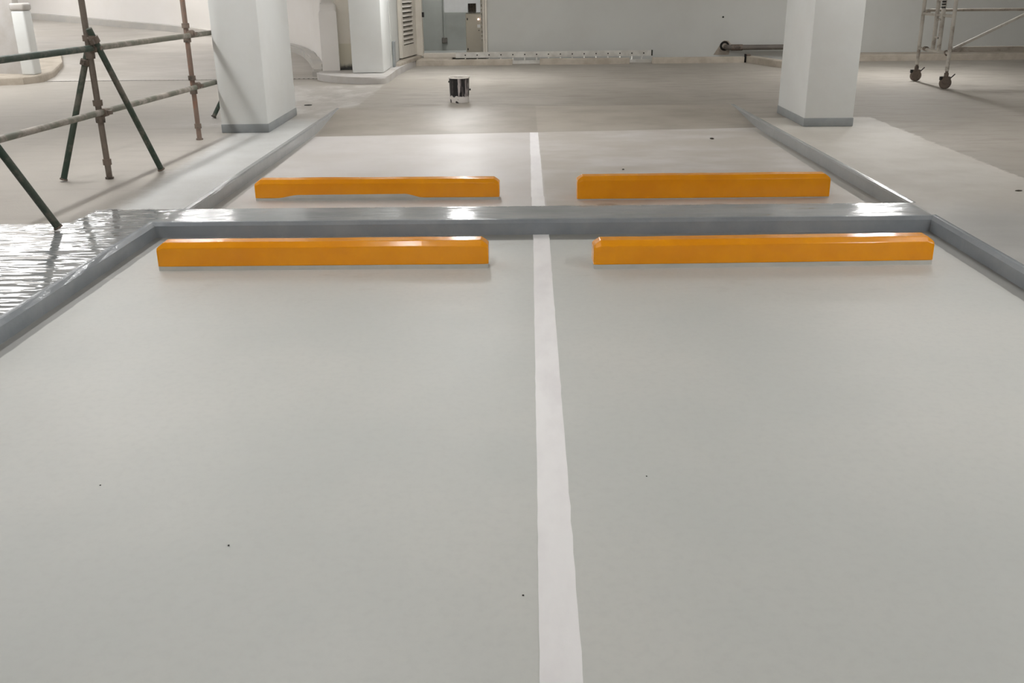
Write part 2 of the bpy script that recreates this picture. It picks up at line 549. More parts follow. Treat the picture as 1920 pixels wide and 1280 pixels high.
# rear face of the cross strip, hidden side of the step
bm.faces.new([bm.verts.new(q) for q in ((BLx(BY0), BY0, Z), (BRx(BY0), BY0, Z), (BRx(BY0), BY0, -0.02), (BLx(BY0), BY0, -0.02))])
fl = mesh('floor', bm, M['slab'])
tag(fl, 'dusty beige concrete garage slab with grey gloss paint around the sunken bays', 'floor', kind='structure')

bm = bmesh.new()
ys = [YN, 0, 4.3, FY]
for a, b in zip(ys, ys[1:]):
    bm.faces.new([bm.verts.new(q) for q in ((FL(a) - 0.03, a, 0), (FR + 0.03, a, 0), (FR + 0.03, b + (0.03 if b == FY else 0), 0), (FL(b) - 0.03, b + (0.03 if b == FY else 0), 0))])
tag(mesh('floor_front_bay', bm, M['bay_front']), 'smooth light grey epoxy floor of the front sunken parking bay', 'floor', kind='structure')

def rampz(y):
    if y < 10.7: return 0.0
    t = min((y - 10.7) / (BY1 - 10.7), 1.0)
    return Z * t * t * (3 - 2 * t)
bm = bmesh.new()
ys = [BY0, 8.0, 9.5, 10.7] + [10.7 + (BY1 - 10.7) * k / 8 for k in range(1, 9)]
rows = [[bm.verts.new((BLx(y) - 0.02, y, rampz(y))), bm.verts.new((BRx(y) + 0.02, y, rampz(y)))] for y in ys]
for a, b in zip(rows, rows[1:]):
    bm.faces.new((a[0], a[1], b[1], b[0]))
tag(mesh('floor_rear_bay', bm, M['bay_back'], smooth=True), 'pale painted floor of the rear sunken bay ramping up to bare concrete', 'floor', kind='structure')

# kerbs: a swept, hand-trowelled profile (offset outward, height)
def kerb(name, path, label, ch=1.0, step=0.22, rough=0.0008):
    prof = [(0.0, -0.03), (0.003, 0.1 - 0.022 * ch), (0.003 + 0.018 * ch, 0.1005), (0.034, 0.1015), (KW, 0.1012), (KW, -0.03)]
    n = len(path)
    offs = []
    for i in range(n):
        ns = []
        for a, b in ((i - 1, i), (i, i + 1)):
            if 0 <= a and b < n:
                d = (Vector(path[b]) - Vector(path[a])).normalized()
                ns.append(Vector((-d.y, d.x)))
        if len(ns) == 1: offs.append(ns[0])
        else:
            q = (ns[0] + ns[1])
            offs.append(q / (q.length_squared / 2))
    bm = bmesh.new()
    rows = []
    for i in range(n - 1):
        A, B = Vector(path[i]), Vector(path[i + 1])
        k = max(2, int((B - A).length / step))
        for j in range(k + (1 if i == n - 2 else 0)):
            t = j / k
            p = A.lerp(B, t)
            o = offs[i].lerp(offs[i + 1], t)
            row = []
            for q, (r, h) in enumerate(prof):
                jr = random.uniform(-rough, rough) if 1 <= q <= 2 else 0
                jh = random.uniform(-rough, rough) * 0.5 if 1 <= q <= 2 else 0
                pp = p + o * (r + jr)
                row.append(bm.verts.new((pp.x, pp.y, h + jh)))
            rows.append(row)
    for a, b in zip(rows, rows[1:]):
        for k in range(len(prof) - 1):
            bm.faces.new((a[k], a[k + 1], b[k + 1], b[k]))
    bm.faces.new(rows[0]); bm.faces.new(rows[-1][::-1])
    o = mesh(name, bm, M['kerb'])
    return tag(o, label, 'kerb', kind='structure')
# travel so that "left of travel" is the outside
kerb('trim_1', [(FR, YN), (FR, FY), (FL(FY), FY), (FL(YN), YN)][::-1],
     'dark grey glossy kerb with chamfered edge around the front sunken bay')
kerb('trim_2', [(BLx(BY0), BY0), (BLx(BY1), BY1)], 'grey painted kerb face of the rear bay on the scaffold side', 0.5)
kerb('trim_3', [(BRx(BY1), BY1), (BRx(BY0), BY0)], 'grey painted kerb face of the rear bay on the tower side', 0.5)

# painted dividing lines
def line_obj(name, pts, label):
    bm = bmesh.new()
    rows = []
    for (y, a, b) in pts:
        rows.append([bm.verts.new((a, y, 0.0)), bm.verts.new((a, y, 0.0018)), bm.verts.new((b, y, 0.0018)), bm.verts.new((b, y, 0.0))])
    for p, q in zip(rows, rows[1:]):
        for k in range(3):
            bm.faces.new((p[k], p[k + 1], q[k + 1], q[k]))
    return tag(mesh(name, bm, M['line']), label, 'road marking')
pts = []
y = -5.9
while y < 6.27:
    t = (y - 1.9) / (6.2 - 1.9)
    xl = 0.04 + 0.045 * t + random.uniform(-1, 1) * 0.0012
    pts.append((y, xl, xl + 0.107 + random.uniform(-1, 1) * 0.0012))
    y += 0.09
pts.append((6.275, 0.085, 0.192))
line_obj('parking_line', pts, 'long white painted line dividing the front sunken parking bay')
pts = []
for (y0, y1, dx) in ((6.72, 7.5, 0.0), (7.5, 9.4, -0.004), (9.4, 10.92, -0.008)):
    y = y0
    while y < y1 - 0.01:
        t = (y - 7.07) / (11 - 7.07)
        xl = 0.088 + 0.037 * t + dx + random.uniform(-1, 1) * 0.0012
        pts.append((y, xl, xl + 0.1 - 0.01 * t))
        y += 0.1
line_obj('parking_line', pts, 'short white painted line dividing the pale rear bay')

# ------------------------------------------------------------------ wheel stops
def stop_mesh(L, z0, h=0.166, d=0.14):
    def sec(x, hh, c, ins):
        return [(x, ins, z0), (x, ins + 0.002, hh - c), (x, ins + c * 0.9, hh), (x, d - ins - c * 0.9, hh), (x, d - ins - 0.002, hh - c), (x, d - ins, z0)]
    S_ = [sec(0, h - 0.034, 0.012, 0.006), sec(0.012, h - 0.022, 0.02, 0.001), sec(0.042, h, 0.03, 0.0)]
    k = 16
    for i in range(1, k):
        S_.append(sec(0.042 + (L - 0.084) * i / k, h + random.uniform(-0.0012, 0.0012), 0.03, 0.0))
    S_ += [sec(L - 0.042, h, 0.03, 0.0), sec(L - 0.012, h - 0.022, 0.02, 0.001), sec(L, h - 0.034, 0.012, 0.006)]
    bm = bmesh.new()
    R_ = [[bm.verts.new(p) for p in s] for s in S_]
    for a, b in zip(R_, R_[1:]):
        for q in range(6):
            bm.faces.new((a[q], a[(q + 1) % 6], b[(q + 1) % 6], b[q]))
    bm.faces.new(R_[0]); bm.faces.new(R_[-1][::-1])
    return bm
def wheel_stop(x0, y0, x1, y1, label, h=0.168, foot=0.026, patch=None):
    L = math.hypot(x1 - x0, y1 - y0)
    t = thing('wheel_stop', (x0, y0, 0), label, 'wheel stop', 'orange wheel stops', math.atan2(y1 - y0, x1 - x0))
    b = mesh('painted_beam', stop_mesh(L, foot, h), M['orange'], t)
    bv = b.modifiers.new('bevel', 'BEVEL'); bv.width = 0.004; bv.segments = 2; bv.limit_method = 'ANGLE'; bv.angle_limit = math.radians(18)
    bm = bmesh.new(); box(bm, 0.004, L - 0.004, 0.003, 0.137, 0.0, foot + 0.001)
    tag(mesh('bare_foot', bm, M['stopbase'], t), 'bare grey concrete foot of the stop')
    if patch:
        bm = bmesh.new()
        a, c, hh = patch
        k = 40
        lo, up = [], []
        for i in range(k + 1):
            u = i / k
            e_ = min(1.0, u / 0.16, (1 - u) / 0.13)
            e_ = e_ * e_ * (3 - 2 * e_)
            xx = a + (c - a) * u
            up.append((xx, foot + max(0.0008, hh * e_ * (0.82 + 0.18 * u)) + random.uniform(0, 0.0008)))
        fr = [[bm.verts.new((x, -0.0015, foot - 0.002)), bm.verts.new((x, -0.0015, z)), bm.verts.new((x, 0.004, z)), bm.verts.new((x, 0.004, foot - 0.002))] for x, z in up]
        for p, q in zip(fr, fr[1:]):
            for m_ in range(4):
                bm.faces.new((p[m_], p[(m_ + 1) % 4], q[(m_ + 1) % 4], q[m_]))
        bm.faces.new(fr[0]); bm.faces.new(fr[-1][::-1])
        tag(mesh('grey_smear', bm, M['stopbase'], t), 'grey paint smeared up the foot of the stop')
    return t
wheel_stop(-2.16, 5.49, -0.19, 5.49, 'bright orange wheel stop in the front bay beside the kerb corner nearest the scaffold')
wheel_stop(0.43, 5.455, 2.44, 5.495, 'bright orange wheel stop in the front bay across the white line from the scaffold')
wheel_stop(-2.07, 7.40, -0.16, 7.37, 'darker orange wheel stop in the rear bay with grey paint smeared along its foot', 0.162, 0.02, (0.16, 1.32, 0.03))
wheel_stop(0.44, 7.335, 2.39, 7.345, 'darker orange wheel stop in the rear bay with paint down to the floor', 0.18, 0.006)

# ------------------------------------------------------------------ columns
def column(x0, x1, y0, y1, zb, label, band=True, bev=0.012):
    t = thing('concrete_column', ((x0 + x1) / 2, (y0 + y1) / 2, zb), label, 'column')
    hx, hy = (x1 - x0) / 2, (y1 - y0) / 2
    mesh('shaft', nbox(-hx, hx, -hy, hy, 0, 3.0 - zb, bev, 2), M['colwhite'], t, smooth=True)
    if band:
        g = 0.006
        mesh('base_band', nbox(-hx - g, hx + g, -hy - g, hy + g, 0, 0.092, 0.01, 2), M['band'], t, smooth=True)
    return t
column(-3.155, -2.66, 10.30, 11.66, Z, 'white painted column with grey foot band beside the scaffold barrier')
column(3.01, 3.525, 10.34, 11.44, Z, 'white painted column with grey foot band between the rear bay and mobile tower')
column(-2.655, -2.15, 15.80, 16.80, 0.205, 'plain white column standing on the rounded kerb beside the louvred door', False, 0.03)

# ------------------------------------------------------------------ walls and ceiling
HC = 3.0
def st(name, bm, mat, label, cat, smooth=False):
    return tag(mesh(name, bm, mat, smooth=smooth), label, cat, kind='structure')
OPX0, OPX1 = -1.86, -0.62
st('wall_back', nbox(OPX1, XE, YB, YB + 0.2, 0.0, HC), M['wall'], 'long pale grey painted back wall behind the ladder and pipe', 'wall')
bm = nbox(-2.6, OPX0 - 0.1, YB, YB + 0.2, 0.0, HC)
box(bm, OPX0 - 0.1, OPX1, YB, YB + 0.2, 2.25, HC)
st('wall_back_lintel', bm, M['wall'], 'grey wall above and beside the open plant room doorway', 'wall')
bm = bmesh.new()
box(bm, -2.9, 0.5, 20.75, 20.9, 0.0, HC)
box(bm, -2.9, -2.75, YB + 0.2, 20.75, 0.0, HC)
box(bm, 0.35, 0.5, YB + 0.2, 20.75, 0.0, HC)
st('wall_plant_room', bm, M['room'], 'dark grey walls inside the open plant room', 'wall')
st('floor_plant_room', nbox(-2.75, 0.35, YB + 0.002, 20.75, 0.0, 0.2), M['room'], 'raised grey floor inside the plant room', 'floor')
st('wall_side', nbox(-2.65, -2.14, 16.80, YB, 0.0, HC), M['wall'], 'grey return wall between the white column and louvred door', 'wall')
bm = bmesh.new()
box(bm, -2.93, -2.64, 16.9, 17.1, 0.0, HC)
st('wall_cream', nbox(-2.99, -2.65, 16.45, 16.6, 0.0, HC), M['cream'], 'cream wall with dark damp foot between parapet and column', 'wall')
bm.free()
st('wall_right', nbox(XE, XE + 0.2, YN, YB + 0.2, 0, HC), M['wall'], 'pale grey side wall beyond the mobile tower', 'wall')
st('wall_front', nbox(XW, XE, YN - 0.2, YN, 0, HC), M['colwhite'], 'white wall at the open end of the front bay', 'wall')
st('wall_left', nbox(XW - 0.2, XW, YN, 28, 0, 5.0), M['rampwall'], 'white wall on the far side of the ramp hall', 'wall')
st('wall_ramp_far', nbox(XW, -2.7, 27.0, 27.2, 0, 5.0), M['rampwall'], 'white wall at the far end of the ramp hall', 'wall')
bm = bmesh.new()
box(bm, XW, XE, YN, 17.6, HC, HC + 0.15)
box(bm, -2.95, XE, 17.6, 21.0, HC, HC + 0.15)
box(bm, XW, -2.95, 17.6, 17.75, HC, 5.0)
box(bm, XW, -2.7, 17.6, 27.2, 5.0, 5.15)
box(bm, -2.95, -2.7, 17.6, 27.0, HC * 0.0 + 1.0, 5.0)
st('ceiling', bm, M['ceil'], 'white painted concrete ceiling over the parking bays and ramp', 'ceiling')

# ------------------------------------------------------------------ ramp hall
RS = 0.11
rz = lambda x, y: Z + RS * max(0.0, y - 16.1)
wall_path = smoothpath([(-3.22, 16.28), (-3.30, 16.75), (-3.62, 17.75), (-4.02, 18.5), (-4.9, 19.35), (-6.15, 20.35), (-7.15, 21.0), (-8.4, 21.62), (-10.0, 22.45), (-11.6, 23.2), (-13.9, 24.1)], 5)
bm = bmesh.new()
rows = []
for k in range(0, 12):
    yy = 16.1 + k * 1.0
    rows.append([bm.verts.new((XW, yy, rz(0, yy))), bm.verts.new((-3.0 - 0.1, yy, rz(0, yy)))])
for a, b in zip(rows, rows[1:]):
    bm.faces.new((a[0], a[1], b[1], b[0]))
rampmat = NT('ramp_concrete')
rc = rampmat.mix(rampmat.ramp(rampmat.noise(0.9, 6, 0.65, stretch=(0.5, 1.4, 1)), 0.35, 0.68), lin(166, 160, 152), lin(184, 179, 172))
rc = rampmat.mix(rampmat.math('MULTIPLY', rampmat.ramp(rampmat.noise(1.4, 5, 0.65, stretch=(0.6, 1.8, 1)), 0.55, 0.7), 0.5), rc, lin(160, 156, 150))
rampmat.bump(rampmat.noise(35.0, 4, 0.6), 0.2, 0.006)
M['ramp'] = rampmat.out(rc, 0.6)
st('floor_ramp', bm, M['ramp'], 'concrete ramp rising and curving away behind the scaffold barrier', 'ramp')
# curved parapet on the right of the ramp; path runs away from us, thickness goes to the right
def ptop(x, y):
    s = y - 16.28
    d = min(s / 0.55, 1.0)
    return rz(x, y) + 1.02 + 0.16 * math.sqrt(max(0.0, 1 - (1 - d) ** 2))
pw = [(x, y) for x, y in wall_path]
bm = ribbon(bmesh.new(), pw, -0.28, lambda x, y: 0.0, ptop)
es = [ed for ed in bm.edges if abs(ed.verts[0].co.z - ptop(0, 0)) >= 0 and all(v.co.z > 0.9 for v in ed.verts)]
bmesh.ops.bevel(bm, geom=es, offset=0.05, segments=3, affect='EDGES', profile=0.5)
st('wall_ramp_parapet', bm, M['rampwall'], 'white curved parapet wall with rounded end climbing along the ramp', 'wall', True)
# kerb on the ramp along the parapet foot
kp = [(x, y) for x, y in wall_path if y > 16.2]
bm = ribbon(bmesh.new(), kp, 0.17, lambda x, y: rz(x, y) - 0.05, lambda x, y: rz(x, y) + 0.11)
es = [ed for ed in bm.edges if all(v.co.z > rz(0, v.co.y) + 0.03 for v in ed.verts)]
bmesh.ops.bevel(bm, geom=es, offset=0.03, segments=2, affect='EDGES')
st('trim_4', bm, M['rampkerb'], 'grey kerb curving along the foot of the white ramp parapet', 'kerb', True)
# parapet on the left of the ramp
lp = [(-7.98, 16.0), (-8.2, 16.9), (-8.9, 18.2), (-10.2, 19.6), (-12.0, 20.6), (-13.9, 21.2)]
bm = bmesh.new()
box(bm, -13.95, -7.99, 16.0, 16.2, 0.1, HC)
st('wall_ramp_inner', bm, M['roundkerb'], 'off-white wall on the inner side of the ramp mouth', 'wall', True)
t = thing('parapet_pier', (-7.88, 16.0, 0.22), 'narrow white pier with rounded cap at the end of the inner ramp wall', 'pier')
mesh('shaft', nbox(-0.105, 0.105, -0.12, 0.14, 0, 0.98, 0.03, 3), M['colwhite'], t, smooth=True)
mesh('cap', nbox(-0.115, 0.115, -0.13, 0.15, 0.98, 1.09, 0.03, 3), M['roundkerb'], t, smooth=True)
bm = prism(bmesh.new(), [(-13.9, 15.5), (-8.2, 15.5), (-7.85, 15.62), (-7.72, 15.95), (-7.74, 16.5), (-7.95, 17.3), (-8.4, 18.3), (-13.9, 18.3)], 0.0, lambda x, y: 0.22 + RS * max(0, y - 16.4), 0.03)
st('trim_5', bm, M['dustkerb'], 'dusty raised kerb around the inner parapet of the ramp', 'kerb', True)

# rounded kerb island carrying parapet end and third column
isl = smoothpath([(-3.24, 16.25), (-3.26, 15.98), (-3.12, 15.68), (-2.78, 15.32), (-2.42, 15.14), (-2.12, 15.12), (-2.03, 15.35), (-2.02, 16.5), (-1.97, 17.4), (-1.90, 18.3)], 4)
isl += [(-1.90, 18.9), (-2.8, 18.9), (-3.2, 17.0)]
bm = prism(bmesh.new(), isl, 0.0, 0.205, 0.035, 3)
st('trim_6', bm, M['roundkerb'], 'rounded grey kerb island under the white column and parapet end', 'kerb', True)

# trench drain across the ramp mouth
t = thing('trench_drain', (-5.5, 16.1, Z), 'dark slotted trench drain across the foot of the ramp', 'drain')
mesh('channel', nbox(-2.2, 2.22, -0.03, 0.03, -0.002, 0.003), M['hole'], t)
bm = bmesh.new()
for k in range(58):
    xx = -2.19 + k * 0.0765
    box(bm, xx, xx + (0.04 if k > 44 else 0.062), -0.028, 0.028, 0.003, 0.007)
tag(mesh('grate_bars', bm, M['rampkerb'], t), 'short grate bars', kind='stuff')

# ------------------------------------------------------------------ kerb along the back wall, ladder, pipe
kb = [(-1.9, -0.12), (0.38, 2.03), (2.45, 4.13)]
for nm, (a, b), lb in zip(('trim_7', 'trim_11', 'trim_12'), kb,
                          ('low dusty wall kerb in front of the plant room doorway', 'low dusty wall kerb between the two drainage gaps', 'low dusty wall kerb between the ladder end and the pipe')):
    st(nm, nbox(a, b, 18.30, 18.42, 0.05, 0.205, 0.012), M['dustkerb'], lb, 'kerb')
bm = nbox(-1.9, -1.25, 18.40, YB, 0.05, 0.21, 0.01)
st('trim_8', bm, M['dustkerb'], 'dusty concrete step in front of the plant room doorway', 'kerb')
bm = prism(bmesh.new(), [(4.17, 18.42), (4.17, 18.30), (4.46, 17.3), (4.85, 16.7), (4.97, 16.76), (4.58, 17.4), (4.32, 18.42)], 0.05, 0.215, 0.015)
st('trim_9', bm, M['dustkerb'], 'short dusty kerb turning away from the wall beside the pipe', 'kerb')
st('trim_10', nbox(5.2, XE, 18.35, YB, 0.05, 0.215, 0.012), M['dustkerb'], 'dusty concrete ledge along the wall behind the mobile tower', 'kerb')

def ladder():
    t = thing('aluminium_ladder', (-1.18, 18.5, Z), 'long aluminium ladder lying on its side behind the wall kerb', 'ladder')
    L = 3.64
    top = lambda x: Vector((x, 0.12, 0.16 + 0.002 * x))
    bot = lambda x: Vector((x, 0.08, 0.03))
    for nm, f, hh in (('side_rail', top, 0.05), ('side_rail', bot, 0.03)):
        bm = bmesh.new()
        a, b = f(0), f(L)
        vs = []
        for p in (a, b):
            vs.append([bm.verts.new(p + Vector((0, dy, dz))) for dy, dz in ((-0.014, -hh), (0.014, -hh), (0.014, hh), (-0.014, hh))])
        for k in range(4):
            bm.faces.new((vs[0][k], vs[0][(k + 1) % 4], vs[1][(k + 1) % 4], vs[1][k]))
        bm.faces.new(vs[0]); bm.faces.new(vs[1])
        r = mesh(nm, bm, M['alu'], t)
    n = 16
    for k in range(n):
        x = 0.18 + k * (L - 0.32) / (n - 1)
        lean = 0.06 if k == n - 1 else 0.0
        mesh('rung', ntube(bot(x - lean), top(x) + Vector((0, 0.02, 0)), 0.012, seg=8), M['alu'], t)
        mesh('rung_end', ntube(top(x) + Vector((0, -0.0145, 0)), top(x) + Vector((0, -0.020, 0)), 0.013, seg=8), M['black'], t)
    mesh('end_cap', nbox(L, L + 0.025, 0.1, 0.14, 0.12, 0.22), M['black'], t)
ladder()

t = thing('drain_pipe', (3.9, 18.72, 0.34), 'dirty dark drain pipe coming out of the wall near the column', 'pipe')
bm = bmesh.new()
pipe_path(bm, [(0.0, 0.2, 0.0), (0.0, 0.06, 0.0), (0.015, 0.025, 0.0), (0.05, 0.003, 0.0), (0.1, 0.0, 0.0), (1.9, 0.0, 0.0)], 0.048, 14)
mesh('pipe_run', bm, M['pipe'], t, smooth=True)
mesh('socket', ntube((0.06, 0.0, 0), (0.27, 0, 0), 0.057, seg=16), M['darkrust'], t, smooth=True)
bm = lathe(bmesh.new(), [(0.088, 0), (0.088, 0.01), (0.05, 0.012)], 20)
bmesh.ops.rotate(bm, verts=bm.verts, cent=(0, 0, 0), matrix=Matrix.Rotation(math.radians(90), 3, 'X'))
bmesh.ops.translate(bm, verts=bm.verts, vec=(-0.03, 0.176, 0.02))
mesh('wall_hole', bm, M['hole'], t)
bm = bmesh.new()
a = [bm.verts.new(q) for q in ((-0.23, 0.179, -0.14), (0.06, 0.179, -0.14), (0.09, 0.179, 0.05), (0.04, 0.179, 0.11), (-0.05, 0.179, 0.12), (-0.13, 0.179, 0.02))]
bmesh.ops.extrude_face_region(bm, geom=[bm.faces.new(a)])
for v in a: v.co.y -= 0.006
mesh('plaster_patch', bm, M['plaster'], t)
t = thing('kerb_gap_shade', (4.16, 18.36, Z), 'dark strip standing for the shade in the wall kerb gap, with rusty stub', 'shade_strip')
mesh('gap_shade', nbox(-0.02, 0.005, -0.02, 0.03, 0, 0.15), M['hole'], t)  # near-black piece painted as the shade in the kerb gap
mesh('stub', nbox(0.01, 0.09, -0.03, 0.04, 0.115, 0.15, 0.01), M['darkrust'], t)
tag(mesh('wall_plug', ntube((3.81, YB, 0.875), (3.81, YB - 0.012, 0.875), 0.016, seg=10), M['hole']), 'small dark plug in the pale grey back wall above the pipe', 'plug')

# ------------------------------------------------------------------ plant room doorway
t = tag(thing('door_1', (0, 0, 0), 'cream steel door frame and sill of the plant room', 'door frame'), kind='structure')
del t['category']
t['category'] = 'door'
mesh('sill', nbox(OPX0 + 0.06, OPX1, 18.78, 18.98, 0.205, 0.285, 0.008), M['door'], t)
mesh('jamb', nbox(OPX0 - 0.10, OPX0 + 0.06, 18.80, 19.02, 0.23, 2.25, 0.01), M['door'], t)
mesh('jamb', nbox(OPX1 - 0.012, OPX1 + 0.03, 18.84, 19.02, 0.2, 2.25, 0.01), M['door'], t)
mesh('latch', nbox(OPX0 + 0.06, OPX0 + 0.10, 18.82, 18.87, 0.93, 1.02, 0.008), M['black'], t)

def leaf(hinge, free, label, zb, col0, col1, pitch=0.078, zt=2.15, bladew=0.055):
    hx, hy = hinge; fx, fy = free
    L = math.hypot(fx - hx, fy - hy)
    t = thing('louvred_door', (hx, hy, zb), label, 'door', None, math.atan2(fy - hy, fx - hx))
    H_ = zt - zb
    th = 0.018
    mesh('stile', nbox(0, col0, -th, th, 0, H_, 0.004), M['door'], t)
    mesh('stile', nbox(col1, L, -th, th, 0, H_, 0.004), M['door'], t)
    mesh('rail', nbox(col0, col1, -th, th, 0, 0.21), M['door'], t)
    mesh('rail', nbox(col0, col1, -th, th, H_ - 0.12, H_), M['door'], t)
    bm = bmesh.new()
    hw = bladew / 2
    vs = [bm.verts.new(q) for q in ((0, 0.03, -hw), (0, -0.022, hw - 0.01), (0, -0.03, hw), (0, 0.022, -hw - 0.004))]
    ws = [bm.verts.new(v.co + Vector((col1 - col0, 0, 0))) for v in vs]
    for k in range(4):
        bm.faces.new((vs[k], vs[(k + 1) % 4], ws[(k + 1) % 4], ws[k]))
    bm.faces.new(vs); bm.faces.new(ws)
    mesh('slot_shade', nbox(col0 - 0.01, col1 + 0.01, -0.05, -0.045, 0.2, H_ - 0.1), M['hole'], t)  # dark sheet behind the slats, painted as the shade in the slots
    first = None
    z = 0.21 + pitch * 0.6
    while z < H_ - 0.14:
        if first is None:
            first = mesh('louvre_slat', bm, M['door'], t, loc=(col0, 0, z))
        else:
            o = first.copy(); C.objects.link(o); o.parent = t; o.location = (col0, 0, z)
        z += pitch
    return t
ll = leaf((-1.93, 18.80), (-2.105, 17.82), 'cream louvred steel door standing open against the grey return wall', 0.275, 0.2, 0.84)
mesh('edge_strip', nbox(0.97, 0.995, -0.03, 0.03, 0, 1.87), M['door'], ll)
leaf((-0.655, 18.92), (-0.712, 19.32), 'narrow cream louvred door seen edge on beside the electrical cabinet', 0.287, 0.10, 0.33)
bm = prism(bmesh.new(), [(-2.13, 17.0), (-2.04, 17.0), (-1.83, 18.62), (-1.83, 18.79), (-2.13, 18.79)], 0.206, 0.255, 0.012)
tag(mesh('threshold_board', bm, M['plank']), 'weathered threshold board under the open louvred door', 'board')
tag(mesh('offcut_board', nbox(-2.135, -2.10, 16.86, 17.05, 0.206, 0.62, 0.004), M['band']), 'narrow grey offcut board leaning beside the white column', 'board')

# cabinet, duct, conduit
t = thing('electrical_cabinet', (-0.80, 19.75, 0.2), 'beige electrical cabinet with pilot lights under the silver duct', 'cabinet')
mesh('body', nbox(-0.23, 0.30, -0.14, 0.2, 0, 0.76, 0.008), M['cab'], t)
d = mesh('cabinet_door', nbox(-0.222, 0.29, -0.158, -0.14, 0.012, 0.745, 0.005), M['cab'], t)
for z in (0.1, 0.66):
    mesh('hinge', nbox(-0.205, -0.185, -0.168, -0.157, z - 0.02, z + 0.02), M['black'], d)
for x in (0.02, 0.075):
    mesh('pilot_light', ntube((x, -0.157, 0.655), (x, -0.172, 0.655), 0.016, seg=12), M['pilot'], d)
mesh('label_plate', nbox(-0.005, 0.055, -0.163, -0.157, 0.50, 0.56), M['white'], d)
mesh('key_lock', ntube((0.025, -0.157, 0.45), (0.025, -0.168, 0.45), 0.01, seg=10), M['black'], d)
t = thing('cable_duct', (-1.07, 19.75, 0.985), 'silver sheet metal cable duct with cut-out above the cabinet', 'duct')
bm = bmesh.new()
box(bm, -0.37, 0.09, -0.16, 0.2, 0, 1.4)
box(bm, 0.25, 0.75, -0.16, 0.2, 0, 1.4)
box(bm, 0.09, 0.25, -0.16, 0.2, 0.16, 1.4)
mesh('duct_body', bm, M['duct'], t)
mesh('duct_back', nbox(0.09, 0.25, 0.15, 0.19, 0, 0.16), M['hole'], t)
for k, (dx, rr) in enumerate(((0.112, 0.011), (0.14, 0.013), (0.17, 0.012), (0.2, 0.013), (0.228, 0.011))):
    c = tag(mesh('power_cable', ntube((-1.07 + dx, 19.63 + 0.02 * (k % 2), 0.963), (-1.07 + dx + 0.004 * (k - 2), 19.64, 1.143), rr, seg=8), M['cables']), 'brown power cable running from the silver duct into the cabinet', 'cable', 'cables between duct and cabinet')
t = thing('wall_conduit', (-1.535, 20.735, 0.2), 'thin grey conduit ending in an outlet box on plant room wall', 'conduit')
mesh('conduit_pipe', ntube((0, 0, 0.26), (0, 0, 2.4), 0.016, seg=8), M['room'], t)
mesh('outlet_box', nbox(-0.05, 0.06, -0.05, 0.012, 0.15, 0.26, 0.01), M['grate'], t)

# ------------------------------------------------------------------ scaffold barrier
def scaffold():
    t = thing('scaffold_barrier', (-3.37, 7.84, Z), 'rusty tube scaffold barrier with green rakers beside the white column', 'scaffold')
    O = Vector((-3.37, 7.84, Z))
    X = lambda y: -3.375 + 0.058 * (y - 7.84)
    P = lambda x, y, z: Vector((x, y, z)) - O
    R_ = 0.0245
    def clamp(p, d, mat='darkrust', r=0.037, h=0.05):
        p = Vector(p); d = Vector(d).normalized()
        bm = ntube(p - d * h / 2, p + d * h / 2, r, seg=12)
        u, v = frame_of(d)
        m_ = Matrix((u, v, d)).transposed().to_4x4()
        m_.translation = p + u * (r + 0.008)
        q = bmesh.ops.create_cube(bm, size=1.0)
        bmesh.ops.transform(bm, matrix=m_ @ Matrix.Diagonal((0.034, 0.03, 0.036, 1)), verts=q['verts'])
        return mesh('coupler', bm, M[mat], t, smooth=True)
    for y in (5.83, 7.84, 9.85, 11.95):
        x = X(y)
        b = mesh('standard_tube', ntube(P(x, y, Z + 0.012), P(x, y, 2.1), R_, seg=14), M['rust' if y > 9 else 'brown'], t, smooth=True)
        mesh('foot_collar', ntube(P(x, y, 0.215), P(x, y, 0.262), 0.034, seg=10), M['darkrust'], b)
        mesh('foot_plate', ntube(P(x, y, Z), P(x, y, Z + 0.016), 0.034, seg=10), M['darkrust'], b)
        for z in (1.13, 0.635):
            clamp(P(x, y, z + 0.075), (0, 0, 1), h=0.045)
            clamp(P(x, y, z - 0.055), (0, 0, 1), h=0.05)
            clamp(P(x + 0.045, y, z), (0.058, 1, 0), h=0.06, r=0.034)
    off = 0.035
    mesh('rail_tube', ntube(P(X(4.2) + off, 4.2, 1.165), P(X(7.9) + off, 7.9, 1.13), R_), M['green'], t, smooth=True)
    mesh('rail_tube', ntube(P(X(7.9) + off, 7.9, 1.13), P(X(11.95) + off, 11.95, 1.095), R_), M['greydust'], t, smooth=True)
    mesh('rail_tube', ntube(P(X(4.2) + off, 4.2, 0.675), P(X(11.95) + off, 11.95, 0.60), R_), M['greydust'], t, smooth=True)
    for top, foot in (((-3.325, 7.80, 1.25), (-3.05, 8.15, Z)), ((-3.40, 7.84, 1.08), (-3.715, 7.74, Z)),
                      ((-3.455, 5.80, 1.24), (-3.02, 6.13, Z)), ((-3.13, 11.93, 1.08), (-3.60, 11.45, Z))):
        a, b = Vector(top), Vector(foot)
        d = (b - a).normalized()
        b2 = a + d * ((Z + 0.014 - a.z) / d.z)
        rk = mesh('raker_tube', ntube(P(*(a - d * 0.03)), P(*b2), R_), M['green'], t, smooth=True)
        bm = ntube(P(*(b2 - d * 0.012)), P(*b2), 0.029, 0.032, 12)
        mesh('foot_ferrule', bm, M['darkrust'], rk)
        clamp(P(*(a + d * 0.06)), d, h=0.05)
    # swivel bolt and wing plates at the top joint of the middle standard
    x = X(7.84)
    mesh('swivel_bolt', ntube(P(x + 0.02, 7.79, 1.205), P(x + 0.09, 7.80, 1.19), 0.012, seg=8), M['darkrust'], t)
    mesh('wing_plate', nbox(0.03, 0.075, -0.06, -0.03, 1.075, 1.125), M['darkrust'], t)
scaffold()

